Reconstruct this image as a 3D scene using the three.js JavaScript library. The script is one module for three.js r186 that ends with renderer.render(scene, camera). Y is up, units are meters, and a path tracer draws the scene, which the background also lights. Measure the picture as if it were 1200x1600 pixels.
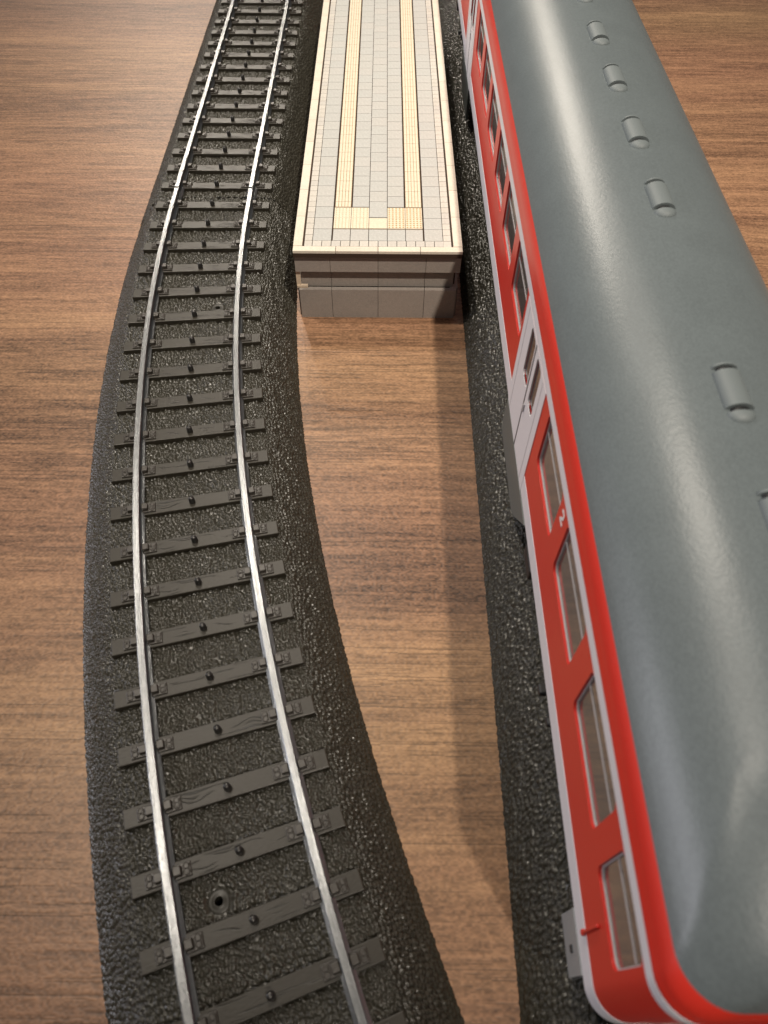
import * as THREE from 'three';
import { mergeGeometries } from 'three/addons/utils/BufferGeometryUtils.js';
import { RoundedBoxGeometry } from 'three/addons/geometries/RoundedBoxGeometry.js';
import { TextGeometry } from 'three/addons/geometries/TextGeometry.js';
import { RectAreaLightUniformsLib } from 'three/addons/lights/RectAreaLightUniformsLib.js';
import { FontLoader } from 'three/addons/loaders/FontLoader.js';

// ---------------------------------------------------------------- camera, light, exposure
// Lengths below are millimetres (a model railway on a table); MM turns them into metres.
const MM = 0.001;
const scene = new THREE.Scene();
const C0 = (r, g, b) => new THREE.Color().setRGB(r, g, b);
const W = 768, H = 1024;
const camera = new THREE.PerspectiveCamera(70.72, W / H, 0.004, 20);
camera.position.set(0, 105.74 * MM, 0);
camera.rotation.order = 'YXZ';
camera.rotation.set(THREE.MathUtils.degToRad(-54.83), 0, 0.0111);
camera.focus = 0.155;
camera.userData.fStop = 46;
scene.add(camera);

scene.background = new THREE.Color().setRGB(0.1, 0.096, 0.092);   // the dim room around the table

// ceiling downlights 1.5 m above the table (placed from the shadows and the highlights)
function downlight(x, y, z, power, color) {
  const l = new THREE.PointLight(color, power, 0, 2);
  l.position.set(x, y, z); l.castShadow = true; l.shadow.radius = 1.7;
  l.shadow.mapSize.set(2048, 2048); l.shadow.camera.near = 0.5; l.shadow.camera.far = 8; l.shadow.bias = -0.0002;
  scene.add(l);
}
function narrowSpot(x, y, z, tx, tz, reach, power, color, size = 1.7) {     // a narrow-beam downlight whose soft edge lies 'reach' from the middle of its pool
  const l = new THREE.SpotLight(color, power, 0, 0.1, 1, 2);
  l.position.set(x, y, z); l.target.position.set(tx, 0, tz); l.target.name = 'spot_target'; scene.add(l.target);
  l.angle = Math.atan(reach / Math.hypot(x - tx, y, z - tz));
  l.castShadow = true; l.shadow.radius = size; l.shadow.mapSize.set(2048, 2048); l.shadow.camera.near = 0.5; l.shadow.camera.far = 4; l.shadow.bias = -0.0002;
  scene.add(l);
}
const warm = new THREE.Color().setRGB(1, 0.9, 0.77);
narrowSpot(0.385, 1.5, 0.66, 0.045, -0.175, 0.215, 9.8, warm, 1.1);   // behind and to the right: the coach's shadow on the wood
narrowSpot(-0.43, 1.5, -0.25, -0.01, -0.18, 0.23, 3.9, warm, 1.2);    // left, nearly overhead: the platform's shadow to the right
downlight(-0.28, 1.5, -0.98, 2.5, warm);    // beyond the platform: the sheen on wood, ballast and roof
downlight(-0.72, 1.5, -2.60, 3.4, warm);    // farther down the room, on the left
downlight(-0.45, 1.5, -2.90, 3.0, warm);
// a curtained window low on the left: the cool light on the coach's side and the left shoulder of the roadbed
RectAreaLightUniformsLib.init();
const windowLight = new THREE.RectAreaLight(C0(0.93, 0.92, 1), 4.6, 1.1, 0.8);
windowLight.position.set(-1.8, 0.45, -0.25); windowLight.lookAt(0, 0.02, -0.1);
scene.add(windowLight);

const renderer = new THREE.WebGLRenderer({ antialias: true });
renderer.setSize(W, H);
renderer.toneMapping = THREE.LinearToneMapping;
renderer.toneMappingExposure = 1.0;
renderer.shadowMap.enabled = true;
renderer.shadowMap.type = THREE.PCFSoftShadowMap;

// ---------------------------------------------------------------- helpers
function rng(seed) {
  let a = seed >>> 0;
  return () => { a = (a + 0x6D2B79F5) | 0; let t = Math.imul(a ^ (a >>> 15), 1 | a); t = (t + Math.imul(t ^ (t >>> 7), 61 | t)) ^ t; return ((t ^ (t >>> 14)) >>> 0) / 4294967296; };
}
const taken = new Map();
function numbered(n) { const k = taken.get(n) || 0; taken.set(n, k + 1); return k ? `${n}_${String(k).padStart(3, '0')}` : n; }
function thing(name, label, category, [x, y, z], turn = 0) {
  const o = new THREE.Group(); o.name = numbered(name);
  o.position.set(x * MM, y * MM, z * MM); o.rotation.y = turn;
  o.userData = { label, category };
  scene.add(o);
  return o;
}
// geometry in mm -> a named mesh (metres) under parent; keepUV: leave uv as it is
function part(name, geo, material, parent, at) {
  const m = new THREE.Mesh(geo, material);
  m.name = name; m.castShadow = m.receiveShadow = true;
  if (at) m.position.set(at[0] * MM, at[1] * MM, at[2] * MM);
  parent.add(m);
  return m;
}
function mm(g) { g.scale(MM, MM, MM); return g; }
// uv in metres by the main direction of each face
function boxUV(g) {
  const p = g.attributes.position, n = g.attributes.normal, uv = new Float32Array(p.count * 2);
  for (let i = 0; i < p.count; i++) {
    const ax = Math.abs(n.getX(i)), ay = Math.abs(n.getY(i)), az = Math.abs(n.getZ(i));
    if (ay >= ax && ay >= az) { uv[2 * i] = p.getX(i); uv[2 * i + 1] = p.getZ(i); }
    else if (ax >= az) { uv[2 * i] = p.getZ(i); uv[2 * i + 1] = p.getY(i); }
    else { uv[2 * i] = p.getX(i); uv[2 * i + 1] = p.getY(i); }
  }
  g.setAttribute('uv', new THREE.BufferAttribute(uv, 2));
  return g;
}
function box(w, h, d, x = 0, y = 0, z = 0) { const g = new THREE.BoxGeometry(w, h, d); g.translate(x, y, z); return boxUV(mm(g)); }
function rbox(w, h, d, r, x = 0, y = 0, z = 0, seg = 1) { const g = new RoundedBoxGeometry(w, h, d, seg, r); g.translate(x, y, z); return boxUV(mm(g)); }
const merge = (a) => mergeGeometries(a.map((g) => { const q = g.index ? g.toNonIndexed() : g; for (const k of Object.keys(q.attributes)) if (!['position', 'normal', 'uv', 'color'].includes(k)) q.deleteAttribute(k); return q; }));

// periodic smooth noise, nx by ny lattice cells over a w by h image
function layer(w, h, nx, ny, seed) {
  const r = rng(seed), L = new Float32Array(nx * ny), out = new Float32Array(w * h);
  for (let i = 0; i < L.length; i++) L[i] = r();
  const xs = new Int32Array(w), xf = new Float32Array(w);
  for (let x = 0; x < w; x++) { const t = x / w * nx; xs[x] = Math.floor(t); const f = t - xs[x]; xf[x] = f * f * (3 - 2 * f); }
  for (let y = 0; y < h; y++) {
    const t = y / h * ny, y0 = Math.floor(t), f0 = t - y0, f = f0 * f0 * (3 - 2 * f0), a = (y0 % ny) * nx, b = ((y0 + 1) % ny) * nx;
    for (let x = 0; x < w; x++) {
      const x0 = xs[x] % nx, x1 = (x0 + 1) % nx, g = xf[x];
      out[y * w + x] = (L[a + x0] * (1 - g) + L[a + x1] * g) * (1 - f) + (L[b + x0] * (1 - g) + L[b + x1] * g) * f;
    }
  }
  return out;
}
function tex(data, w, h, srgb, rx, ry) {
  const t = new THREE.DataTexture(data, w, h, THREE.RGBAFormat, THREE.UnsignedByteType);
  t.wrapS = t.wrapT = THREE.RepeatWrapping; t.magFilter = THREE.LinearFilter; t.minFilter = THREE.LinearMipmapLinearFilter; t.generateMipmaps = true;
  if (srgb) t.colorSpace = THREE.SRGBColorSpace;
  t.repeat.set(rx, ry); t.needsUpdate = true;
  return t;
}
const enc = (v) => { v = Math.min(1, Math.max(0, v)); return 255 * (v <= 0.0031308 ? 12.92 * v : 1.055 * Math.pow(v, 1 / 2.4) - 0.055); };
function grayTex(f, w, h, rx, ry) {
  const d = new Uint8Array(w * h * 4);
  for (let i = 0; i < w * h; i++) { const v = Math.min(255, Math.max(0, f[i] * 255)); d[4 * i] = d[4 * i + 1] = d[4 * i + 2] = v; d[4 * i + 3] = 255; }
  return tex(d, w, h, false, rx, ry);
}
const C = (r, g, b) => new THREE.Color().setRGB(r, g, b);

// fine mottle used as relief and tone on small plastic and card surfaces: 20 mm tile
const fineN = (() => {
  const n = 512, a = layer(n, n, 170, 170, 11), b = layer(n, n, 60, 60, 12), c = layer(n, n, 9, 9, 13), o = new Float32Array(n * n);
  for (let i = 0; i < o.length; i++) o[i] = 0.5 * a[i] + 0.3 * b[i] + 0.2 * c[i];
  return o;
})();
const fineBump = grayTex(fineN, 512, 512, 50, 50);
const mottle = (() => { const o = new Float32Array(512 * 512); for (let i = 0; i < o.length; i++) o[i] = 0.86 + 0.28 * (fineN[i] - 0.5) + 0.0; return grayTex(o, 512, 512, 50, 50); })();

// ---------------------------------------------------------------- table: walnut laminate, grain along x
function woodMaterial() {
  const w = 2048, h = 2048, tx = 0.36, tz = 0.32;     // metres covered by the tile
  const band = layer(w, h, 2, 15, 21), band2 = layer(w, h, 5, 46, 22), st = layer(w, h, 12, 190, 23), fine = layer(w, h, 50, 760, 24), spk = layer(w, h, 1024, 1500, 25), wob = layer(w, h, 6, 10, 26), hue = layer(w, h, 3, 9, 27), spk2 = layer(w, h, 380, 900, 29);
  const pores = new Float32Array(w * h), r = rng(28);
  const pdens = layer(w, h, 4, 24, 30);
  for (let k = 0; k < 30000; k++) {
    const x0 = Math.floor(r() * w), y0 = r() * h, q = pdens[Math.floor(y0) * w + x0];
    if (r() > q * q * 1.9) continue;
    const len = 12 + Math.floor(Math.pow(r(), 2.5) * 150), str = 0.3 + 0.7 * r(), sl = (r() - 0.5) * 0.05;
    for (let i = 0; i < len; i++) {
      const x = (x0 + i) % w, y = ((Math.round(y0 + sl * i + 1.2 * (wob[Math.floor(y0) * w + x] - 0.5) * 6)) % h + h) % h;
      const e = Math.min(1, i / 6, (len - i) / 6) * str;
      const j = y * w + x; if (pores[j] < e) pores[j] = e;
    }
  }
  const d = new Uint8Array(w * h * 4), bp = new Float32Array(w * h);
  for (let y = 0; y < h; y++) for (let x = 0; x < w; x++) {
    const yy = ((Math.round(y + (wob[y * w + x] - 0.5) * 34)) % h + h) % h, j = yy * w + x, i = y * w + x;
    let t = 0.36 * band[j] + 0.34 * band2[j] + 0.22 * st[j] + 0.08 * fine[j];          // 0..1
    t = (t - 0.5) * 1.6 + 0.5;
    const line = Math.max(0, st[j] - 0.7) * 1.4;
    let v = 0.62 + 0.66 * t + 0.4 * (fine[j] - 0.5) + 0.62 * (spk[i] - 0.5) + 0.26 * (spk2[i] - 0.5) + line * 0.25;
    v *= 1 - 0.46 * pores[i];
    const hu = (hue[j] - 0.5) * 0.16 + (t - 0.5) * 0.1;
    d[4 * i] = enc(0.238 * v); d[4 * i + 1] = enc(0.132 * v * (1 + hu * 0.8)); d[4 * i + 2] = enc(0.0745 * v * (1 + hu * 0.1)); d[4 * i + 3] = 255;
    bp[i] = 0.5 + 0.45 * (spk[i] - 0.5) + 0.3 * (fine[j] - 0.5) - 0.35 * pores[i];
  }
  const m = new THREE.MeshPhysicalMaterial({ map: tex(d, w, h, true, 1 / tx, 1 / tz), roughness: 0.4, bumpMap: grayTex(bp, w, h, 1 / tx, 1 / tz), bumpScale: 0.00006, specularIntensity: 0.72 });
  return m;
}
{
  const g = new RoundedBoxGeometry(1.5, 0.03, 0.95, 2, 0.003); g.translate(0.05, -0.015, -0.2); boxUV(g);
  const t = new THREE.Mesh(g, woodMaterial());
  t.name = 'table_top'; t.receiveShadow = t.castShadow = true;
  t.userData = { kind: 'structure', label: 'brown walnut wood table top with fine grain under the model railway' };
  scene.add(t);
}

// ---------------------------------------------------------------- track
function hash2(ix, iz, k) { let h = Math.imul(ix, 374761393) ^ Math.imul(iz, 668265263) ^ Math.imul(k, 1442695041); h = Math.imul(h ^ (h >>> 13), 1274126177); return ((h ^ (h >>> 16)) >>> 0) / 4294967296; }
function worley(x, z, k) {              // [distance to the nearest pebble, second nearest, pebble id]
  const ix = Math.floor(x), iz = Math.floor(z); let a = 9, b = 9, id = 0;
  for (let i = -1; i < 2; i++) for (let j = -1; j < 2; j++) {
    const px = ix + i + 0.1 + 0.8 * hash2(ix + i, iz + j, k), pz = iz + j + 0.1 + 0.8 * hash2(ix + i, iz + j, k + 7), d = Math.hypot(px - x, pz - z);
    if (d < a) { b = a; a = d; id = hash2(ix + i, iz + j, k + 13); } else if (d < b) b = d;
  }
  return [a, b, id];
}
const M = {};
M.ballast = new THREE.MeshPhysicalMaterial({ color: 0xffffff, vertexColors: true, roughness: 0.27, ior: 1.5, bumpMap: fineBump, bumpScale: 0.00002 });
M.sleeper = [];
for (let k = 0; k < 4; k++) {            // moulded wood grain: dark incised lines on dark brown grey plastic, one tile per sleeper
  const w = 512, h = 64, d = new Uint8Array(w * h * 4), b = new Float32Array(w * h), r = rng(100 + k), n = layer(w, h, 60, 24, 120 + k), wv = layer(w, h, 9, 3, 140 + k);
  const lines = [];
  for (let q = 0; q < 6; q++) { const x0 = 0.22 + 0.5 * r(); lines.push([x0, x0 + 0.07 + 0.2 * r(), 0.12 + 0.76 * r(), (r() - 0.5) * 0.5, 0.024 + 0.02 * r()]); }
  for (let y = 0; y < h; y++) for (let x = 0; x < w; x++) {
    const u = x / w, v = y / h; let c = 0;
    for (const [x0, x1, yc, sl, th] of lines) if (u > x0 && u < x1) {
      const e = Math.min(1, (u - x0) * 30, (x1 - u) * 30), dy = Math.abs(v - (yc + sl * (u - x0) + (wv[y * w + x] - 0.5) * 0.45));
      c = Math.max(c, Math.max(0, 1 - dy / (th * (0.4 + 0.6 * e))) * e);
    }
    const i = y * w + x, t = 0.92 + 0.22 * (n[i] - 0.5);
    d[4 * i] = enc(0.0265 * t * (1 - 0.85 * c)); d[4 * i + 1] = enc(0.0225 * t * (1 - 0.85 * c)); d[4 * i + 2] = enc(0.016 * t * (1 - 0.85 * c)); d[4 * i + 3] = 255;
    b[i] = 0.7 + 0.12 * (n[i] - 0.5) - 0.7 * c;
  }
  M.sleeper.push(new THREE.MeshPhysicalMaterial({ map: tex(d, w, h, true, 1, 1), roughness: 0.4, ior: 1.5, specularIntensity: 0.75, bumpMap: grayTex(b, w, h, 1, 1), bumpScale: 0.00008 }));
}
M.clip = new THREE.MeshPhysicalMaterial({ color: C(0.03, 0.025, 0.02), roughness: 0.36, bumpMap: fineBump, bumpScale: 0.00003 });
M.stud = new THREE.MeshStandardMaterial({ color: C(0.06, 0.058, 0.056), roughness: 0.28, metalness: 0.7 });
M.hole = new THREE.MeshStandardMaterial({ color: C(0.024, 0.022, 0.017), roughness: 0.4 });
M.steel = (() => {
  const w = 256, h = 1024, a = layer(w, h, 60, 6, 201), b = layer(w, h, 120, 300, 202), c = layer(w, h, 24, 40, 203), f = new Float32Array(w * h), g = new Float32Array(w * h);
  for (let i = 0; i < f.length; i++) { f[i] = 0.45 * a[i] + 0.35 * b[i] + 0.2 * c[i]; g[i] = 0.72 + 0.5 * (f[i] - 0.5); }
  return new THREE.MeshStandardMaterial({ color: C(0.36, 0.37, 0.38), metalness: 0.95, roughness: 0.28, bumpMap: grayTex(f, w, h, 250, 25), bumpScale: 0.00003, roughnessMap: null, map: grayTex(g, w, h, 250, 25) });
})();
M.dark = new THREE.MeshStandardMaterial({ color: C(0.012, 0.012, 0.012), roughness: 0.6 });

// cross-section of the moulded roadbed by arc length: flat top, steep shoulder
const TOPH = 13.6, TOPY = 7.7, BASE = 20, SL = Math.hypot(BASE - TOPH, TOPY);
function section(w) {                    // w: signed arc length -> u, y, normal u, normal y, slope factor
  const s = Math.sign(w) || 1, a = Math.abs(w);
  const nu = TOPY / SL, ny = (BASE - TOPH) / SL, k = Math.min(1, Math.max(0, (a - TOPH) / SL)), b = Math.min(1, Math.max(0, (a - TOPH + 1.6) / 5.2)), e = b * b * (3 - 2 * b);
  const NU = nu * e, NY = 1 + (ny - 1) * e, l = Math.hypot(NU, NY);
  const dip = 0.4 * Math.max(0, 1 - Math.abs(a - TOPH) / 2.0) ** 1.5;      // rounded shoulder
  return [s * ((a <= TOPH ? a : TOPH + k * (BASE - TOPH))) - s * dip * nu * 0.5, (a <= TOPH ? TOPY : TOPY * (1 - k)) - dip * 0.6, s * NU / l, NY / l, e, k];
}
// path(s) -> [x, z, outward x, outward z]: u counts along 'outward'
function roadbed(path, s0, s1, ds, dw, o, seed, holes = []) {
  const wm = TOPH + SL, nw = Math.round(2 * wm / dw), ns = Math.round((s1 - s0) / ds), P = new Float32Array((nw + 1) * (ns + 1) * 3), K = new Float32Array(P.length), I = [];
  for (let j = 0; j <= ns; j++) {
    const s = s0 + (s1 - s0) * j / ns, [x, z, ox, oz] = path(s);
    for (let i = 0; i <= nw; i++) {
      const w = -wm + 2 * wm * i / nw, [u, y, nu, ny, e, k] = section(w);
      // pebbles: rounder on top, drawn out into ridges on the shoulders
      const sw = Math.sin(w * 0.83 + s * 0.31) * Math.sin(s * 0.71 - w * 0.27);          // slow unevenness
      const [a, b, id] = worley(w * 1.36 + 0.25 * Math.sin(s * 1.3), s * 1.36 + 0.25 * Math.sin(w * 1.9 + s * 0.4), seed), id2 = hash2(Math.floor(w * 2), Math.floor(s * 2), seed);
      const q = a / (0.52 + 0.2 * id), dome = Math.sqrt(Math.max(0, 1 - Math.min(1, q * q))) * Math.min(1, (b - a) * 3.2 + 0.15);
      let hgt = (0.3 + 0.16 * id) * dome + 0.05 * sw - 0.2;
      hgt *= 1 - 0.5 * k * k * k;
      for (const [hs, hu] of holes) { const dd = Math.hypot(s - hs, u - hu); if (dd < 2.0) { const t = Math.min(1, Math.max(0, (dd - 1.4) / 0.6)); hgt = hgt * t - (1 - t) * (dd < 1.2 ? 3.5 : 0.3); } }
      const v = (j * (nw + 1) + i) * 3, U = u + nu * hgt, Y = Math.max(k >= 0.999 ? 0.02 : 0.04, y + ny * hgt);
      P[v] = (x + ox * U - o[0]) * MM; P[v + 1] = (k >= 0.999 ? 0.02 : Y) * MM; P[v + 2] = (z + oz * U - o[2]) * MM;
      const c = 0.8 + 0.32 * id + 0.1 * id2;
      K[v] = 0.0295 * c; K[v + 1] = 0.0272 * c; K[v + 2] = 0.0200 * c;
    }
  }
  for (let j = 0; j < ns; j++) for (let i = 0; i < nw; i++) { const a = j * (nw + 1) + i, b = a + nw + 1; I.push(a, a + 1, b, a + 1, b + 1, b); }
  const g = new THREE.BufferGeometry();
  g.setAttribute('position', new THREE.BufferAttribute(P, 3)); g.setAttribute('color', new THREE.BufferAttribute(K, 3)); g.setIndex(I); g.computeVertexNormals();
  const n = g.attributes.normal; let up = 0; for (let i = 0; i < 400; i++) up += n.getY((i * 977) % n.count);
  if (up < 0) { for (let i = 0; i < I.length; i += 3) { const t = I[i]; I[i] = I[i + 1]; I[i + 1] = t; } g.setIndex(I); g.computeVertexNormals(); }
  return boxUV(g);
}
// a strip swept along a path: closed profile [u, y], crisp edges between its faces
function sweep(profile, path, s0, s1, ds, o, du) {
  const n = profile.length, ns = Math.max(1, Math.round((s1 - s0) / ds)), P = [], N = [], UV = [], I = [];
  for (let q = 0; q < n; q++) {
    const [u0, y0] = profile[q], [u1, y1] = profile[(q + 1) % n], l = Math.hypot(u1 - u0, y1 - y0), nu = (y1 - y0) / l, ny = -(u1 - u0) / l, base = P.length / 3;
    for (let j = 0; j <= ns; j++) {
      const s = s0 + (s1 - s0) * j / ns, [x, z, ox, oz] = path(s);
      for (const [u, y, t] of [[u0, y0, 0], [u1, y1, l]]) {
        P.push((x + ox * (u + du) - o[0]) * MM, y * MM, (z + oz * (u + du) - o[2]) * MM); N.push(ox * nu, ny, oz * nu); UV.push((q * 1.7 + t) * MM, s * MM);
      }
    }
    for (let j = 0; j < ns; j++) { const a = base + 2 * j; I.push(a, a + 1, a + 2, a + 1, a + 3, a + 2); }
  }
  for (const [s, sg] of [[s0, -1], [s1, 1]]) {     // ends
    const [x, z, ox, oz] = path(s), b = P.length / 3, [x2, z2] = path(s + 0.1 * sg); let tx = x2 - x, tz = z2 - z; const tl = Math.hypot(tx, tz); tx /= tl; tz /= tl;
    for (const [u, y] of profile) { P.push((x + ox * (u + du) - o[0]) * MM, y * MM, (z + oz * (u + du) - o[2]) * MM); N.push(tx, 0, tz); UV.push(u * MM, y * MM); }
    const tri = THREE.ShapeUtils.triangulateShape(profile.map((p) => new THREE.Vector2(p[0], p[1])), []);
    for (const t of tri) I.push(b + t[0], b + t[1], b + t[2]);
  }
  const g = new THREE.BufferGeometry();
  const A = new THREE.Vector3(), B = new THREE.Vector3(), D = new THREE.Vector3(), at = (v, i) => v.fromArray(P, 3 * i);
  for (let i = 0; i < I.length; i += 3) {        // wind every triangle the way its normal points
    at(A, I[i]); at(B, I[i + 1]).sub(A); at(D, I[i + 2]).sub(A); B.cross(D);
    if (B.x * N[3 * I[i]] + B.y * N[3 * I[i] + 1] + B.z * N[3 * I[i] + 2] < 0) { const t = I[i + 1]; I[i + 1] = I[i + 2]; I[i + 2] = t; }
  }
  g.setAttribute('position', new THREE.Float32BufferAttribute(P, 3)); g.setAttribute('normal', new THREE.Float32BufferAttribute(N, 3)); g.setAttribute('uv', new THREE.Float32BufferAttribute(UV, 2)); g.setIndex(I);
  return g;
}
const RAIL = [[-0.95, 8.1], [0.95, 8.1], [0.95, 8.62], [0.3, 8.85], [0.3, 9.55], [0.54, 9.7], [0.54, 10.2], [0.44, 10.3], [-0.44, 10.3], [-0.54, 10.2], [-0.54, 9.7], [-0.3, 9.55], [-0.3, 8.85], [-0.95, 8.62]];

// one sleeper (x across the track, z along it) with its rail clips and contact stud
const sleeperGeo = (() => {
  const g = new THREE.ExtrudeGeometry(new THREE.Shape([[-13.3, -1.28], [13.3, -1.28], [13.3, 1.28], [-13.3, 1.28]].map((p) => new THREE.Vector2(p[0] - Math.sign(p[0]) * 0.12, p[1] - Math.sign(p[1]) * 0.12))), { depth: 1.6, bevelEnabled: true, bevelSize: 0.12, bevelThickness: 0.12, bevelSegments: 2 });
  g.rotateX(-Math.PI / 2); g.translate(0, 8.6 - 1.72, 0); mm(g);
  const p = g.attributes.position, uv = new Float32Array(p.count * 2);
  for (let i = 0; i < p.count; i++) { uv[2 * i] = p.getX(i) / (27 * MM) + 0.5; uv[2 * i + 1] = (p.getZ(i) + (8.6 * MM - p.getY(i)) * 0.8) / (2.7 * MM) + 0.5; }
  g.setAttribute('uv', new THREE.BufferAttribute(uv, 2));
  return g;
})();
const clipGeo = (() => {                 // block against the rail foot at x = 0, base plate with a bolt ring towards +x
  const ring = new THREE.TorusGeometry(0.34, 0.11, 6, 14); ring.rotateX(Math.PI / 2); ring.translate(1.62, 8.92, 0.28); mm(ring); boxUV(ring);
  const ring2 = ring.clone(); ring2.translate(0, 0, -0.62 * MM);
  const nut = new THREE.CylinderGeometry(0.16, 0.18, 0.35, 6); nut.translate(1.62, 8.9, 0.28); mm(nut); boxUV(nut);
  return merge([rbox(1.05, 0.95, 1.15, 0.16, 0.52, 8.62 + 0.42, 0), rbox(2.15, 0.42, 1.75, 0.1, 1.1, 8.6 + 0.04, 0), rbox(0.62, 0.3, 1.5, 0.1, 1.62, 8.82, 0), ring, ring2, nut]);
})();
const studGeo = (() => { const g = new THREE.LatheGeometry([[0, 1.3], [0.2, 1.28], [0.38, 1.16], [0.47, 0.92], [0.5, 0.5], [0.54, -0.3]].reverse().map((p) => new THREE.Vector2(p[0], p[1])), 16); g.translate(0, 8.6, 0); mm(g); return boxUV(g); })();
let sleeperCount = 0;
function sleeper(track, x, z, turn, o) {
  const s = part('sleeper', sleeperGeo, M.sleeper[(sleeperCount * 7 + (sleeperCount >> 2)) % 4], track, [x - o[0], 0, z - o[2]]);
  s.rotation.y = turn + (sleeperCount % 3 === 1 ? Math.PI : 0); sleeperCount++;
  for (const [cx, r] of [[-8.75 - 0.62, Math.PI], [-8.75 + 0.62, 0], [8.75 - 0.62, Math.PI], [8.75 + 0.62, 0]]) { const c = part('rail_clip', clipGeo, M.clip, s, [cx, 0, 0]); c.rotation.y = r; }
  part('contact_stud', studGeo, M.stud, s);
}
function screwHole(track, x, z, o) {
  const g = new THREE.LatheGeometry([[0, -3.2], [0.52, -3.2], [0.5, -0.45], [0.53, -0.34], [0.6, -0.31], [0.7, -0.36], [1.1, -0.46], [1.45, -0.44], [1.7, -0.9]].map((p) => new THREE.Vector2(p[0], p[1])), 28);
  g.translate(0, 7.85, 0);
  part('screw_hole', boxUV(mm(g)), M.hole, track, [x - o[0], 0, z - o[2]]);
}
const PITCH = 7.876;
{
  // the curved piece: circle centre and radius measured from the photograph
  const cx = 401.57, cf = 159.67, R = 442.58, o = [-30, 0, -62];
  const path = (s) => { const a = s / R; return [cx + R * Math.cos(a), -(cf + R * Math.sin(a)), Math.cos(a), -Math.sin(a)]; };   // outward from the circle's centre = to the left
  const first = -1229.35, sEnd = first - 20.42 * PITCH - 1.0, sStart = first + 4.4 * PITCH;
  const t = thing('curved_track', 'curved dark ballast model track piece with silver rails, left of the bare wood strip', 'model track', o);
  const holeS = [];
  for (const [hx, hz] of [[-19.38, 11.55], [-34.99, 120.6]]) { const dx = hx - cx, dz = hz - cf; let a = Math.atan2(dz, dx); while (a > -2) a -= 2 * Math.PI; holeS.push([a * R, Math.hypot(dx, dz) - R]); }
  part('roadbed', roadbed(path, sEnd, sStart, 0.14, 0.14, o, 3, holeS), M.ballast, t);
  part('rail', sweep(RAIL, path, sEnd + 0.2, sStart, 1.5, o, 8.75), M.steel, t);
  part('rail', sweep(RAIL, path, sEnd + 0.2, sStart, 1.5, o, -8.75), M.steel, t);
  for (let k = -4; k <= 20; k++) { const s = first - k * PITCH, [x, z, ox, oz] = path(s); sleeper(t, x, z, Math.atan2(oz, -ox), o); }
  for (const [hx, hz] of [[-19.38, 11.55], [-34.99, 120.6]]) screwHole(t, hx, -hz, o);
}
function straightTrack(label, x0, f0, dir, f1, sl0, n, seed, fine) {
  const o = [x0, 0, -f0], c = Math.cos(dir), s_ = Math.sin(dir);
  const path = (s) => [x0 + s * s_, -(f0 + s * c), -c, -s_];
  const t = thing('straight_track', label, 'model track', o), len = f1 - f0;
  part('roadbed', roadbed(path, 0, len, fine ? 0.17 : 0.2, fine ? 0.16 : 0.18, o, seed), M.ballast, t);
  if (fine) for (const u of [8.75, -8.75]) part('rail_joiner', sweep([[-1.25, 8.2], [1.25, 8.2], [1.25, 8.75], [0.9, 9.05], [-0.9, 9.05], [-1.25, 8.75]], path, -1.9, 2.1, 2, o, u), M.steel, t);
  for (const u of [8.75, -8.75]) part('rail', sweep(RAIL, path, 0.15, len - 0.15, 40, o, u), M.steel, t);
  for (let k = 0; k < n; k++) { const [x, z] = path(sl0 - f0 + k * 7.74); sleeper(t, x, z, -dir, o); }
}
straightTrack('straight dark ballast track piece carrying on beyond the rail joint beside the platform', -41.15, 160.7, -0.0055, 161 + 141, 164.3, 18, 5, true);
straightTrack('straight dark ballast track piece under the red coach, right of the bare wood strip', 37.0, -26, 0, 302, -21, 42, 9, false);

// ---------------------------------------------------------------- platform
M.paver = [[0.498, 0.498, 0.470], [0.484, 0.488, 0.465], [0.507, 0.502, 0.474], [0.491, 0.497, 0.474]].map((c) => new THREE.MeshStandardMaterial({ color: C(...c), roughness: 0.85, map: mottle, bumpMap: fineBump, bumpScale: 0.00002 }));
M.edge = [[0.577, 0.549, 0.493], [0.605, 0.577, 0.521], [0.558, 0.535, 0.493]].map((c) => new THREE.MeshStandardMaterial({ color: C(...c), roughness: 0.85, map: mottle, bumpMap: fineBump, bumpScale: 0.00002 }));
M.kerb = [[0.707, 0.651, 0.544], [0.735, 0.674, 0.567], [0.688, 0.618, 0.521]].map((c) => new THREE.MeshStandardMaterial({ color: C(...c), roughness: 0.85, map: mottle, bumpMap: fineBump, bumpScale: 0.00002 }));
M.tactile = new THREE.MeshStandardMaterial({ color: 0xffffff, vertexColors: true, roughness: 0.85, map: mottle });
M.burnt = new THREE.MeshStandardMaterial({ color: C(0.036, 0.019, 0.01), roughness: 0.95 });
M.card = [[0.3, 0.262, 0.23], [0.312, 0.272, 0.24], [0.292, 0.258, 0.228]].map((c) => new THREE.MeshStandardMaterial({ color: C(...c), roughness: 0.9, map: mottle, bumpMap: fineBump, bumpScale: 0.00003 }));
M.plainCard = new THREE.MeshStandardMaterial({ color: C(0.62, 0.5, 0.37), roughness: 0.9, map: mottle });
function paint(g, r, gg, b) { const n = g.attributes.position.count, c = new Float32Array(n * 3); for (let i = 0; i < n; i++) { c[3 * i] = r; c[3 * i + 1] = gg; c[3 * i + 2] = b; } g.setAttribute('color', new THREE.BufferAttribute(c, 3)); return g; }
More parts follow.
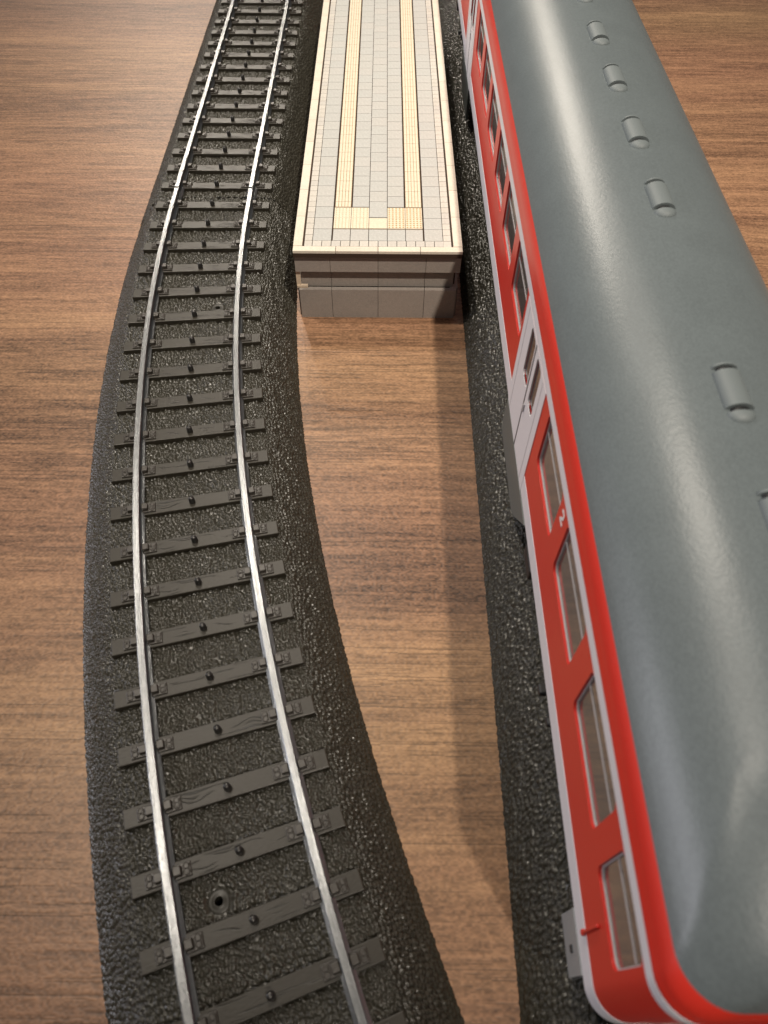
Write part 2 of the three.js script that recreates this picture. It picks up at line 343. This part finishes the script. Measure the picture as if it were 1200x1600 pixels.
{
  const t = thing('station_platform', 'model station platform with pale grey pavers and two yellow guide strips, between the tracks', 'model platform', [-1.85, 0, -127.4], 0.0062);
  const r = rng(77), pick = (a) => a[Math.floor(r() * a.length)];
  const Y = 17.13, TH = 0.3, LEN = 136, HW = 17.2;                    // z runs from 0 (front) to -LEN
  // body: burnt-edged board under the pavers, cheeks and blocks
  part('deck_board', box(2 * HW - 0.5, 1.1, LEN - 0.6, 0, Y - TH - 0.55, -LEN / 2 + 0.1), M.burnt, t);
  for (const sx of [-1, 1]) {
    part('side_board', box(0.9, 3.6, LEN - 1.0, sx * (HW - 0.6), 13.7, -LEN / 2 - 0.3), M.card[0], t);
    part('side_wall', box(1.0, 4.6, LEN - 2.4, sx * (HW - 1.5), 9.5, -LEN / 2 - 1.0), M.card[1], t);
    part('side_footing', box(1.6, 7.2, LEN - 0.8, sx * (HW - 0.9), 3.6, -LEN / 2 - 0.4), M.card[2], t);
  }
  // front: three courses of card with scribed joints (each panel a piece)
  const xs = [-17.15, -9.85, 0.05, 9.95, 17.15];
  for (let k = 0; k < 4; k++) {
    const w = xs[k + 1] - xs[k], xm = (xs[k] + xs[k + 1]) / 2;
    part('fascia_panel', box(w - 0.09, 4.1, 0.9, xm, 13.75, -0.35), pick(M.card), t);
    const a = Math.max(xs[k], -16.25), b = Math.min(xs[k + 1], 16.05);
    part('recessed_panel', box(b - a - 0.09, 4.9, 0.9, (a + b) / 2, 9.6, -1.7), pick(M.card), t);
    part('footing_panel', box(w - (k === 0 || k === 3 ? 0.5 : 0.09), 7.32, 1.0, xm + (k === 0 ? 0.2 : k === 3 ? -0.2 : 0), 3.66, -0.25), pick(M.card), t);
  }
  part('joint_board', box(2 * HW - 1.6, 14.6, 0.5, 0, 7.6, -2.4), M.burnt, t);
  part('cheek_end', box(0.9, 4.4, 0.5, -16.75, 9.75, -0.75), M.plainCard, t);
  part('cheek_end', box(2.2, 0.55, 0.6, -16.0, 7.7, -0.55), M.plainCard, t);
  part('kerb_edge', box(2 * HW - 0.1, 1.0, 1.5, 0, Y - 1.0, -0.05 + 0.1), M.burnt, t);
  // kerb stones: front, then both sides
  const fx = [-17.2, -8.5, 0.05, 8.65, 17.2];
  for (let k = 0; k < 4; k++) part('kerb_stone', rbox(fx[k + 1] - fx[k] - 0.1, 0.62, 1.62, 0.05, (fx[k] + fx[k + 1]) / 2, Y - 0.25, 0.02), pick(M.kerb), t);
  const kg = new Map();
  const cached = (key, f) => { if (!kg.has(key)) kg.set(key, f()); return kg.get(key); };
  for (const sx of [-1, 1]) for (let k = 0; k < 14; k++) {
    const z0 = k === 0 ? 0.9 : 1.2 + k * 10.05, z1 = Math.min(LEN, 1.2 + (k + 1) * 10.05), l = z1 - z0;
    part('kerb_stone', cached('k' + l.toFixed(2), () => rbox(1.82, 0.62, l - 0.1, 0.05)), pick(M.kerb), t, [sx * (HW - 0.93), Y - 0.25, -(z0 + z1) / 2]);
  }
  const G = 0.13;                                                   // scribed joint
  const slab = (name, x0, x1, z0, z1, mats) => part(name, cached(name + (x1 - x0).toFixed(2) + (z1 - z0).toFixed(2), () => box(x1 - x0 - G, TH, z1 - z0 - G)), pick(mats), t, [(x0 + x1) / 2 - HW, Y - TH / 2 + (r() - 0.5) * 0.02, -(z0 + z1) / 2]);
  const z00 = 0.85;                                                 // inner edge of the front kerb
  const cols = { sl: [2.2, 3.85], ol: [3.85, 7.68], yl: [8.0, 11.36], ml: [11.66, 15.28], ce: [15.28, 19.12], mr: [19.12, 22.74], yr: [23.04, 26.4], or: [26.72, 30.55], sr: [30.55, 32.2] };
  // narrow edge pavers along both sides and across the end
  for (const k of ['sl', 'sr']) for (let i = 0; i < 67; i++) slab('edge_paver', cols[k][0], cols[k][1], z00 + 1.95 + 2.005 * (i - 1), z00 + 1.95 + 2.005 * i, M.edge);
  for (let i = 0; i < 14; i++) slab('edge_paver', 3.85 + i * 1.914 + (i === 2 ? 0.0 : 0), 3.85 + (i + 1) * 1.914, z00, z00 + 1.95, M.edge);
  // large grey pavers
  const row = (i) => z00 + 1.95 + 4.01 * i;
  for (let i = 0; i < 32; i++) { slab('paver', ...cols.ol, row(i), row(i + 1), M.paver); slab('paver', ...cols.or, row(i), row(i + 1), M.paver); }
  const ex = [7.9, 11.5, 15.28, 19.12, 22.9, 26.5];
  for (let i = 0; i < 5; i++) slab('paver', ex[i], ex[i + 1], row(0), row(1) - 0.1, M.paver);
  for (let i = 3; i < 32; i++) { slab('paver', ...cols.ml, row(i), row(i + 1), M.paver); slab('paver', ...cols.mr, row(i), row(i + 1), M.paver); }
  for (let i = 0; i < 31; i++) { const a = i === 0 ? row(2) + 0.12 : row(2.5 + i - 1 + 0.0) + 2 * 2.0; slab('paver', ...cols.ce, i === 0 ? row(2) + 0.24 : row(3.5 + (i - 1)), row(3.5 + i), M.paver); }
  // yellow guide strips: ribbed plates
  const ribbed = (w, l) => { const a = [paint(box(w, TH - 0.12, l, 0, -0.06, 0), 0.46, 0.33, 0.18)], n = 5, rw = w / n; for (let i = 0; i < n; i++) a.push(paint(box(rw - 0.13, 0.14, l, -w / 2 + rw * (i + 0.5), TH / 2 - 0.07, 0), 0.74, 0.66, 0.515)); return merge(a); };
  const guide = ribbed(3.4 - 0.02, 4.01 - 0.1);
  for (const k of ['yl', 'yr']) for (let i = 0; i < 31; i++) {
    const z0 = i === 0 ? row(3) : row(3.5 + i - 1), z1 = row(3.5 + i), half = i === 0;
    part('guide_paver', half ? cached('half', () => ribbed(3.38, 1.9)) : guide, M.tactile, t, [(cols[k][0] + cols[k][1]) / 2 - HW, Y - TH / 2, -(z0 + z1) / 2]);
  }
  // warning field across the end: studded plates on the right, short dashes on the left, plain in the middle
  const field = (w, l, dots) => {
    const a = [paint(box(w, TH, l), 0.74, 0.66, 0.515)];
    for (let i = 0; i < 5; i++) for (let j = 0; j < 5; j++) {
      const x = -w / 2 + w * (i + 0.5) / 5, z = -l / 2 + l * (j + 0.5) / 5;
      a.push(paint(dots ? (() => { const g = new THREE.CylinderGeometry(0.17, 0.22, 0.14, 8); g.translate(x, TH / 2 + 0.05, z); return boxUV(mm(g)); })() : box(0.14, 0.02, 0.5, x, TH / 2 + 0.008, z), ...(dots ? [0.6, 0.44, 0.25] : [0.56, 0.42, 0.26])));
    }
    return merge(a);
  };
  for (let i = 0; i < 5; i++) for (let j = 1; j <= 2; j++) {
    if (i === 2 && j === 2) continue;
    const w = ex[i + 1] - ex[i] - 0.1, a = row(j) + (j === 1 ? 0.26 : 0), b = row(j + 1) - (j === 2 ? 0.26 : 0);
    if (i === 2) part('guide_paver', paint(box(w, TH, b - a - 0.1), 0.74, 0.655, 0.51), M.tactile, t, [(ex[i] + ex[i + 1]) / 2 - HW, Y - TH / 2, -(a + b) / 2]);
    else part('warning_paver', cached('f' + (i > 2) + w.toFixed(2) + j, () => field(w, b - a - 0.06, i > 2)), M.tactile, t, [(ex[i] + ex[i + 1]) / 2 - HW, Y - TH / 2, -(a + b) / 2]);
  }
}

// ---------------------------------------------------------------- passenger coach
M.red = new THREE.MeshPhysicalMaterial({ color: C(0.6, 0.028, 0.016), roughness: 0.38, bumpMap: fineBump, bumpScale: 0.000012 });
M.trim = new THREE.MeshPhysicalMaterial({ color: C(0.7, 0.68, 0.71), roughness: 0.42, bumpMap: fineBump, bumpScale: 0.000012 });
M.roof = (() => {
  const n = 1024, a = layer(n, n, 300, 300, 301), b = layer(n, n, 120, 120, 302), c = layer(n, n, 18, 14, 303), f = new Float32Array(n * n), g = new Float32Array(n * n);
  const r = rng(304);
  for (let i = 0; i < f.length; i++) { f[i] = 0.55 * a[i] + 0.45 * b[i]; g[i] = 0.88 + 0.07 * (c[i] - 0.5) + 0.16 * (a[i] - 0.5); }
  for (let k = 0; k < 60; k++) { const x0 = r() * n, y0 = r() * n, l = 4 + r() * 26, an = r() * 6.3; for (let i = 0; i < l; i++) { const x = Math.floor(x0 + Math.cos(an) * i + n) % n, y = Math.floor(y0 + Math.sin(an) * i + n) % n; g[y * n + x] += 0.12; } }
  return new THREE.MeshPhysicalMaterial({ color: C(0.12, 0.141, 0.148), roughness: 0.335, map: grayTex(g, n, n, 16, 16), bumpMap: grayTex(f, n, n, 16, 16), bumpScale: 0.000012 });
})();
M.glass = new THREE.MeshPhysicalMaterial({ color: C(0.55, 0.52, 0.5), roughness: 0.08, transmission: 0.88, thickness: 0, ior: 1.75 });
M.doorGlass = new THREE.MeshPhysicalMaterial({ color: C(0.07, 0.055, 0.055), roughness: 0.1, ior: 1.6 });
M.vent = new THREE.MeshStandardMaterial({ color: C(0.125, 0.145, 0.15), roughness: 0.55, bumpMap: fineBump, bumpScale: 0.00001 });
M.winFrame = new THREE.MeshStandardMaterial({ color: C(0.46, 0.44, 0.45), roughness: 0.35 });
M.black = new THREE.MeshStandardMaterial({ color: C(0.012, 0.012, 0.013), roughness: 0.5 });
M.step = new THREE.MeshPhysicalMaterial({ color: C(0.105, 0.12, 0.116), roughness: 0.4, bumpMap: fineBump, bumpScale: 0.00002 });
M.clearStep = new THREE.MeshPhysicalMaterial({ color: C(0.34, 0.36, 0.37), roughness: 0.3, transmission: 0.25, thickness: 0, bumpMap: fineBump, bumpScale: 0.00003 });
M.seat = new THREE.MeshStandardMaterial({ color: C(0.22, 0.16, 0.11), roughness: 0.7 });
M.floorBrown = new THREE.MeshStandardMaterial({ color: C(0.2, 0.15, 0.11), roughness: 0.7 });
M.number = new THREE.MeshStandardMaterial({ color: C(0.75, 0.72, 0.72), roughness: 0.5 });
const font = await new FontLoader().loadAsync('fonts/droid/droid_sans_bold.typeface.json');
{
  // origin at the rail head under the coach's near end; x across, z along (away from the camera is -z), y up from the rail head
  const RH = 10.3, LEN = 282, HWD = 15.3;
  const t = thing('passenger_coach', 'red model passenger coach with white stripes and grey vented roof, on the right-hand track', 'model coach', [36.4, RH, 0], 0.0027);
  const yy = (y) => y - RH;                    // heights measured above the table
  const rect = (x0, y0, x1, y1, rad, P = THREE.Path) => {
    const p = new P(); p.moveTo(x0 + rad, y0); p.lineTo(x1 - rad, y0); p.absarc(x1 - rad, y0 + rad, rad, -Math.PI / 2, 0); p.lineTo(x1, y1 - rad); p.absarc(x1 - rad, y1 - rad, rad, 0, Math.PI / 2); p.lineTo(x0 + rad, y1); p.absarc(x0 + rad, y1 - rad, rad, Math.PI / 2, Math.PI); p.lineTo(x0, y0 + rad); p.absarc(x0 + rad, y0 + rad, rad, Math.PI, 1.5 * Math.PI); return p;
  };
  const RC = 3.2;                              // plan radius of the body's corners
  const windows = [[3.8, 12.4], [15.7, 28.8], [33, 46.3], [50.4, 63.3], [87.9, 100.6], [104.6, 117.6], [121.6, 134.7], [139.2, 152.6], [156.4, 170.2], [174.6, 188], [217.4, 230.4], [234.4, 247.5], [251.8, 265], [268.6, 277]];
  const doors = [66.7, 193.8], doorW = 19.7, doorWins = [[4.1, 7.6], [10.1, 13.9]];
  const WB = 28.7, WT = 38.15;
  const sideShape = rect(RC, yy(17.5), LEN - RC, yy(40.4), 0.02, THREE.Shape);
  for (const [a, b] of windows) sideShape.holes.push(rect(a, yy(WB), b, yy(WT), 1.05));
  for (const d of doors) for (const [a, b] of doorWins) sideShape.holes.push(rect(d + a, yy(28.9), d + b, yy(37.6), 0.7));
  const upright = (shape, depth, bevel = 0) => { const g = new THREE.ExtrudeGeometry(shape, { depth, bevelEnabled: bevel > 0, bevelSize: bevel, bevelThickness: bevel, bevelOffset: -bevel, bevelSegments: 2, curveSegments: 5 }); g.rotateY(Math.PI / 2); return boxUV(mm(g)); };
  const sideGeo = upright(sideShape, 0.95);
  const doorGeos = doors.map(() => {
    const s = rect(0, yy(17.35), doorW, yy(38.2), 0.05, THREE.Shape);
    for (const [a, b] of doorWins) s.holes.push(rect(a, yy(28.9), b, yy(37.6), 0.8));
    return upright(s, 0.25);
  });
  const frameGeo = (w, h, b, depth, rad = 1.05) => { const s = rect(0, 0, w, h, rad, THREE.Shape); s.holes.push(rect(b, b, w - b, h - b, Math.max(0.2, rad - b * 0.6))); return upright(s, depth); };
  for (const side of [0, 1]) {
    const S = new THREE.Group(); S.name = 'coach_side';
    if (side) { S.rotation.y = Math.PI; S.position.z = -LEN * MM; }
    t.add(S);
    const panel = part('side_panel', sideGeo, M.red, S, [-HWD, 0, 0]);
    for (const [a, b] of windows) {
      const w = part('window', frameGeo(b - a - 0.04, WT - WB - 0.04, 0.17, 0.22), M.winFrame, S, [-HWD + 0.34, yy(WB) + 0.02, -a - 0.02]);
      void w;
      part('window_pane', box(0.01, WT - WB - 0.4, b - a - 0.4, 0.16, (WT - WB) / 2, -(b - a) / 2), M.glass, w);
      part('window_bar', box(0.06, 0.24, b - a - 0.5, 0.1, 6.0, -(b - a) / 2), M.winFrame, w);
    }
    doors.forEach((d, k) => {
      const dg = part('door', doorGeos[k], M.trim, S, [-HWD - 0.1, 0, -d]);
      for (const [a, b] of doorWins) part('door_pane', box(0.02, 8.2, b - a - 0.3, 0.3, yy(33.25), -(a + b) / 2), M.doorGlass, dg);
      part('door_seam', box(0.06, 20.8, 0.34, -0.02, yy(27.6), -9.35), M.black, dg);
      part('door_seam', box(0.04, 20.4, 0.13, -0.01, yy(27.75), -2.3), M.winFrame, dg);
      part('door_seam', box(0.04, 20.4, 0.13, -0.01, yy(27.75), -17.5), M.winFrame, dg);
      part('door_seam', box(0.03, 9.6, 0.3, 0.02, yy(33.4), -14.35), M.black, dg);
      part('door_handle', rbox(0.25, 1.6, 0.4, 0.1, -0.12, yy(26.6), -8.5), M.winFrame, dg);
    });
    void panel;
  }
  // bands that run all round the body (rounded-rectangle rings)
  const band = (y0, y1, out, thick) => {
    const s = rect(-HWD - out, -out, HWD + out, LEN + out, RC + out, THREE.Shape); s.holes.push(rect(-HWD - out + thick, -out + thick, HWD + out - thick, LEN + out - thick, Math.max(0.3, RC + out - thick)));
    const g = new THREE.ExtrudeGeometry(s, { depth: y1 - y0 - 0.16, bevelEnabled: true, bevelSize: 0.08, bevelThickness: 0.08, bevelOffset: -0.08, bevelSegments: 2, curveSegments: 10 });
    g.rotateX(-Math.PI / 2); g.translate(0, yy(y0) + 0.08, 0);         // shape y -> -z
    return boxUV(mm(g));
  };
  part('lower_stripe', band(17.4, 21.0, 0.05, 0.8), M.trim, t);
  part('upper_stripe', band(38.35, 40.2, 0.1, 0.9), M.trim, t);
  // end walls with the rounded corners
  for (const e of [0, 1]) {
    const s = new THREE.Shape();
    s.moveTo(-HWD, RC); s.absarc(-HWD + RC, RC, RC, Math.PI, 1.5 * Math.PI); s.lineTo(HWD - RC, 0); s.absarc(HWD - RC, RC, RC, -Math.PI / 2, 0);
    s.lineTo(HWD - 0.9, RC); s.lineTo(HWD - 0.9, 0.9 + RC * 0.3); s.lineTo(-HWD + 0.9, 0.9 + RC * 0.3); s.lineTo(-HWD + 0.9, RC); s.closePath();
    const g = new THREE.ExtrudeGeometry(s, { depth: 17.3, bevelEnabled: false, curveSegments: 10 }); g.rotateX(-Math.PI / 2); g.translate(0, yy(20.98), 0); boxUV(mm(g));
    const w = part('end_wall', g, M.red, t);
    if (e) { w.rotation.y = Math.PI; w.position.z = -LEN * MM; }
    const gw = part('gangway', merge([rbox(1.6, 24, 3.2, 0.3, -5.2, yy(29), 1.4), rbox(1.6, 24, 3.2, 0.3, 5.2, yy(29), 1.4), rbox(12, 1.6, 3.2, 0.3, 0, yy(41.5), 1.4), box(9, 22, 0.4, 0, yy(29), 0.3)]), M.black, t);
    const bf = [];
    for (const sx of [-1, 1]) { const c1 = new THREE.CylinderGeometry(1.1, 1.4, 4, 14); c1.rotateX(Math.PI / 2); c1.translate(sx * 9.4, yy(20), 2.2); const c2 = new THREE.CylinderGeometry(2.3, 2.3, 0.6, 18); c2.rotateX(Math.PI / 2); c2.translate(sx * 9.4, yy(20), 4.4); bf.push(boxUV(mm(c1)), boxUV(mm(c2))); }
    const bb = part('buffers', merge(bf), M.black, t);
    if (e) for (const q of [gw, bb]) { q.rotation.y = Math.PI; q.position.z = -LEN * MM; }
  }
  // roof: rings of rounded rectangles shrinking inwards, red at the cantrail, grey above
  const prof = [[-0.12, 40.32, -0.12], [-0.12, 40.8, -0.12], [-0.02, 41.4, -0.02], [0.1, 42.4, 0.1], [0.38, 43.4, 0.4], [0.82, 44.35, 0.85], [1.2, 45.0, 1.25], [2.1, 46.25, 2.2], [3.1, 47.3, 3.4], [4.2, 48.2, 4.8], [5.5, 49.05, 6.6], [6.9, 49.8, 8.8], [8.6, 50.5, 11.6], [10.3, 51.05, 15], [12, 51.4, 19], [13.6, 51.6, 24], [15.3, 51.66, 30]];
  const curve = new THREE.CatmullRomCurve3(prof.map((p) => new THREE.Vector3(...p)), false, 'centripetal');
  const NR = 44, ringAt = (f) => { const p = curve.getPoint(f), w = Math.max(0, HWD - p.x), z0 = p.z, z1 = LEN - p.z, rc = Math.min(w * 0.98, RC + 0.3 + Math.max(0, p.x) * 0.95), out = [];
    const arc = (cx, cz, a0) => { for (let i = 0; i <= 10; i++) { const a = a0 + (Math.PI / 2) * i / 10; out.push([cx + rc * Math.cos(a), cz + rc * Math.sin(a)]); } };
    const line = (x, a, b) => { for (let i = 1; i < 24; i++) out.push([x, a + (b - a) * i / 24]); };
    arc(w - rc, z1 - rc, 0); arc(-w + rc, z1 - rc, Math.PI / 2); line(-w, z1 - rc, z0 + rc); arc(-w + rc, z0 + rc, Math.PI); arc(w - rc, z0 + rc, 1.5 * Math.PI); line(w, z0 + rc, z1 - rc);
    return out.map(([x, z]) => [x, yy(p.y), -z]); };
  const fRed = (() => { let lo = 0, hi = 1; for (let i = 0; i < 40; i++) { const m = (lo + hi) / 2; if (curve.getPoint(m).y < 43.9) lo = m; else hi = m; } return lo; })();
  const all = []; for (let k = 0; k <= NR; k++) { const f = k < 14 ? fRed * k / 14 : fRed + (1 - fRed) * (k - 14) / (NR - 14); all.push(ringAt(f)); }
  const shell = (k0, k1, lift) => {
    const P = [], I = [], n = all[0].length;
    for (let k = k0; k <= k1; k++) for (const [x, y, z] of all[k]) P.push(x * MM, (y + lift) * MM, z * MM);
    for (let k = 0; k < k1 - k0; k++) for (let i = 0; i < n; i++) { const a = k * n + i, b = k * n + (i + 1) % n, c = a + n, d = b + n; I.push(a, c, b, b, c, d); }
    const g = new THREE.BufferGeometry(); g.setAttribute('position', new THREE.Float32BufferAttribute(P, 3)); g.setIndex(I); g.computeVertexNormals();
    const uv = new Float32Array(P.length / 3 * 2); for (let i = 0; i < P.length / 3; i++) { uv[2 * i] = P[3 * i] + Math.sign(P[3 * i]) * (yy(52) * MM - P[3 * i + 1]); uv[2 * i + 1] = P[3 * i + 2]; }
    g.setAttribute('uv', new THREE.BufferAttribute(uv, 2));
    return g;
  };
  // the same smooth normals on both sides of the colour seam
  const red = shell(0, 14, 0), grey = shell(14, NR, 0);
  { const n = all[0].length, a = red.attributes.normal, b = grey.attributes.normal; for (let i = 0; i < n; i++) { const v = new THREE.Vector3(a.getX(14 * n + i) + b.getX(i), a.getY(14 * n + i) + b.getY(i), a.getZ(14 * n + i) + b.getZ(i)).normalize(); a.setXYZ(14 * n + i, v.x, v.y, v.z); b.setXYZ(i, v.x, v.y, v.z); } }
  part('cantrail', red, M.red, t);
  part('roof', grey, M.roof, t);
  // roof ventilators on the centre line: a half-round hood between two collars, a round cap at the near end
  const hood = (rad, l, z, y = 0) => { const g = new THREE.CylinderGeometry(rad, rad, l, 20, 1, false, -Math.PI / 2, Math.PI); g.rotateX(-Math.PI / 2); g.scale(1, 0.72, 1); g.translate(0, y, z); return boxUV(mm(g)); };
  const cap = (() => { const g = new THREE.SphereGeometry(1.5, 18, 8, 0, Math.PI, 0, Math.PI / 2); g.scale(1, 0.6, 0.85); g.translate(0, 0, 3.2); return boxUV(mm(g)); })();
  const ventGeo = merge([hood(1.55, 5.1, 0), cap, hood(1.44, 0.25, -3.4)]), slotGeo = hood(1.05, 6.5, 0);
  for (const z of [20, 37.2, 54, 89.6, 106.4, 123.2, 139.6, 157.2, 174.4, 226, 243, 260]) {
    const v = part('roof_vent', ventGeo, M.vent, t, [0, yy(51.45), -z]);
    part('vent_slot', slotGeo, M.black, v);
  }
  // inside and underneath
  part('floor', box(28.4, 0.8, LEN - 2.5, 0, yy(22.2), -LEN / 2), M.floorBrown, t);
  for (const [a, b] of windows) for (const sx of [-1, 1]) part('bench', merge([rbox(11, 3.2, 4, 0.4, sx * 8.4, yy(24.2), -a - 2.4), rbox(11, 8.5, 1, 0.4, sx * 8.4, yy(26.9), -a - 0.4), rbox(11, 3.2, 4, 0.4, sx * 8.4, yy(24.2), -b + 2.4), rbox(11, 8.5, 1, 0.4, sx * 8.4, yy(26.9), -b + 0.4)]), M.seat, t);
  part('underframe', rbox(24, 5.6, LEN - 6, 0.5, 0, yy(18.9), -LEN / 2), M.black, t);
  const stepShape = (pts) => { const s = new THREE.Shape(pts.map(([z, y]) => new THREE.Vector2(z, yy(y)))); return upright(s, 0.5, 0.06); };
  part('step', stepShape([[86.6, 9.8], [68.2, 9.6], [66.6, 10.6], [60.2, 17.3], [86.2, 17.3]]), M.step, t, [-HWD - 0.12, 0, 0]);
  part('step', stepShape([[219.5, 17.3], [213.5, 9.9], [195, 9.6], [195, 17.3]]), M.step, t, [-HWD - 0.12, 0, 0]);
  part('step', stepShape([[10.2, 11.4], [4.0, 11.4], [4.0, 17.4], [10.2, 17.4]]), M.clearStep, t, [-HWD - 0.12, 0, 0]);
  part('step_bolt', rbox(0.3, 0.8, 0.8, 0.1, -HWD - 0.2, yy(14.6), -6.6), M.black, t);
  part('hand_rail', merge([rbox(0.36, 6.2, 0.34, 0.12, -HWD - 0.2, yy(23.6), -7.6), rbox(0.4, 0.8, 0.6, 0.12, -HWD - 0.2, yy(20.6), -7.6)]), M.red, t);
  for (const zb of [42, LEN - 42]) {
    const b = part('bogie', merge([rbox(1.2, 3.4, 34, 0.4, -12.6, yy(15), -zb), rbox(1.2, 3.4, 34, 0.4, 12.6, yy(15), -zb), rbox(22, 3, 6, 0.4, 0, yy(15.5), -zb), rbox(2.6, 1.1, 1.5, 0.3, -14.6, yy(15.3), -zb + 6.4), rbox(2.4, 1.1, 1.2, 0.3, -14.4, yy(16.2), -zb + 11), rbox(2.4, 2.4, 5, 0.3, -14.2, yy(15.6), -zb - 13)]), M.black, t);
    for (const dz of [-12.5, 12.5]) { const g = []; for (const sx of [-1, 1]) { const w = new THREE.CylinderGeometry(5.2, 5.2, 2.2, 28); w.rotateZ(Math.PI / 2); w.translate(sx * 8.4, 5.3, -zb + dz); g.push(boxUV(mm(w))); } const ax = new THREE.CylinderGeometry(0.8, 0.8, 24, 10); ax.rotateZ(Math.PI / 2); ax.translate(0, 5.3, -zb + dz); g.push(boxUV(mm(ax))); part('wheelset', merge(g), M.steel, b); }
  }
  // the white class number between the third and fourth window
  const tg = new TextGeometry('2', { font, size: 2.1, depth: 0.05, curveSegments: 6 }); tg.rotateY(-Math.PI / 2); tg.translate(0, yy(35.2), 0);
  part('class_number', boxUV(mm(tg)), M.number, t, [-HWD - 0.02, 0, -49.3]);
}
renderer.render(scene, camera);
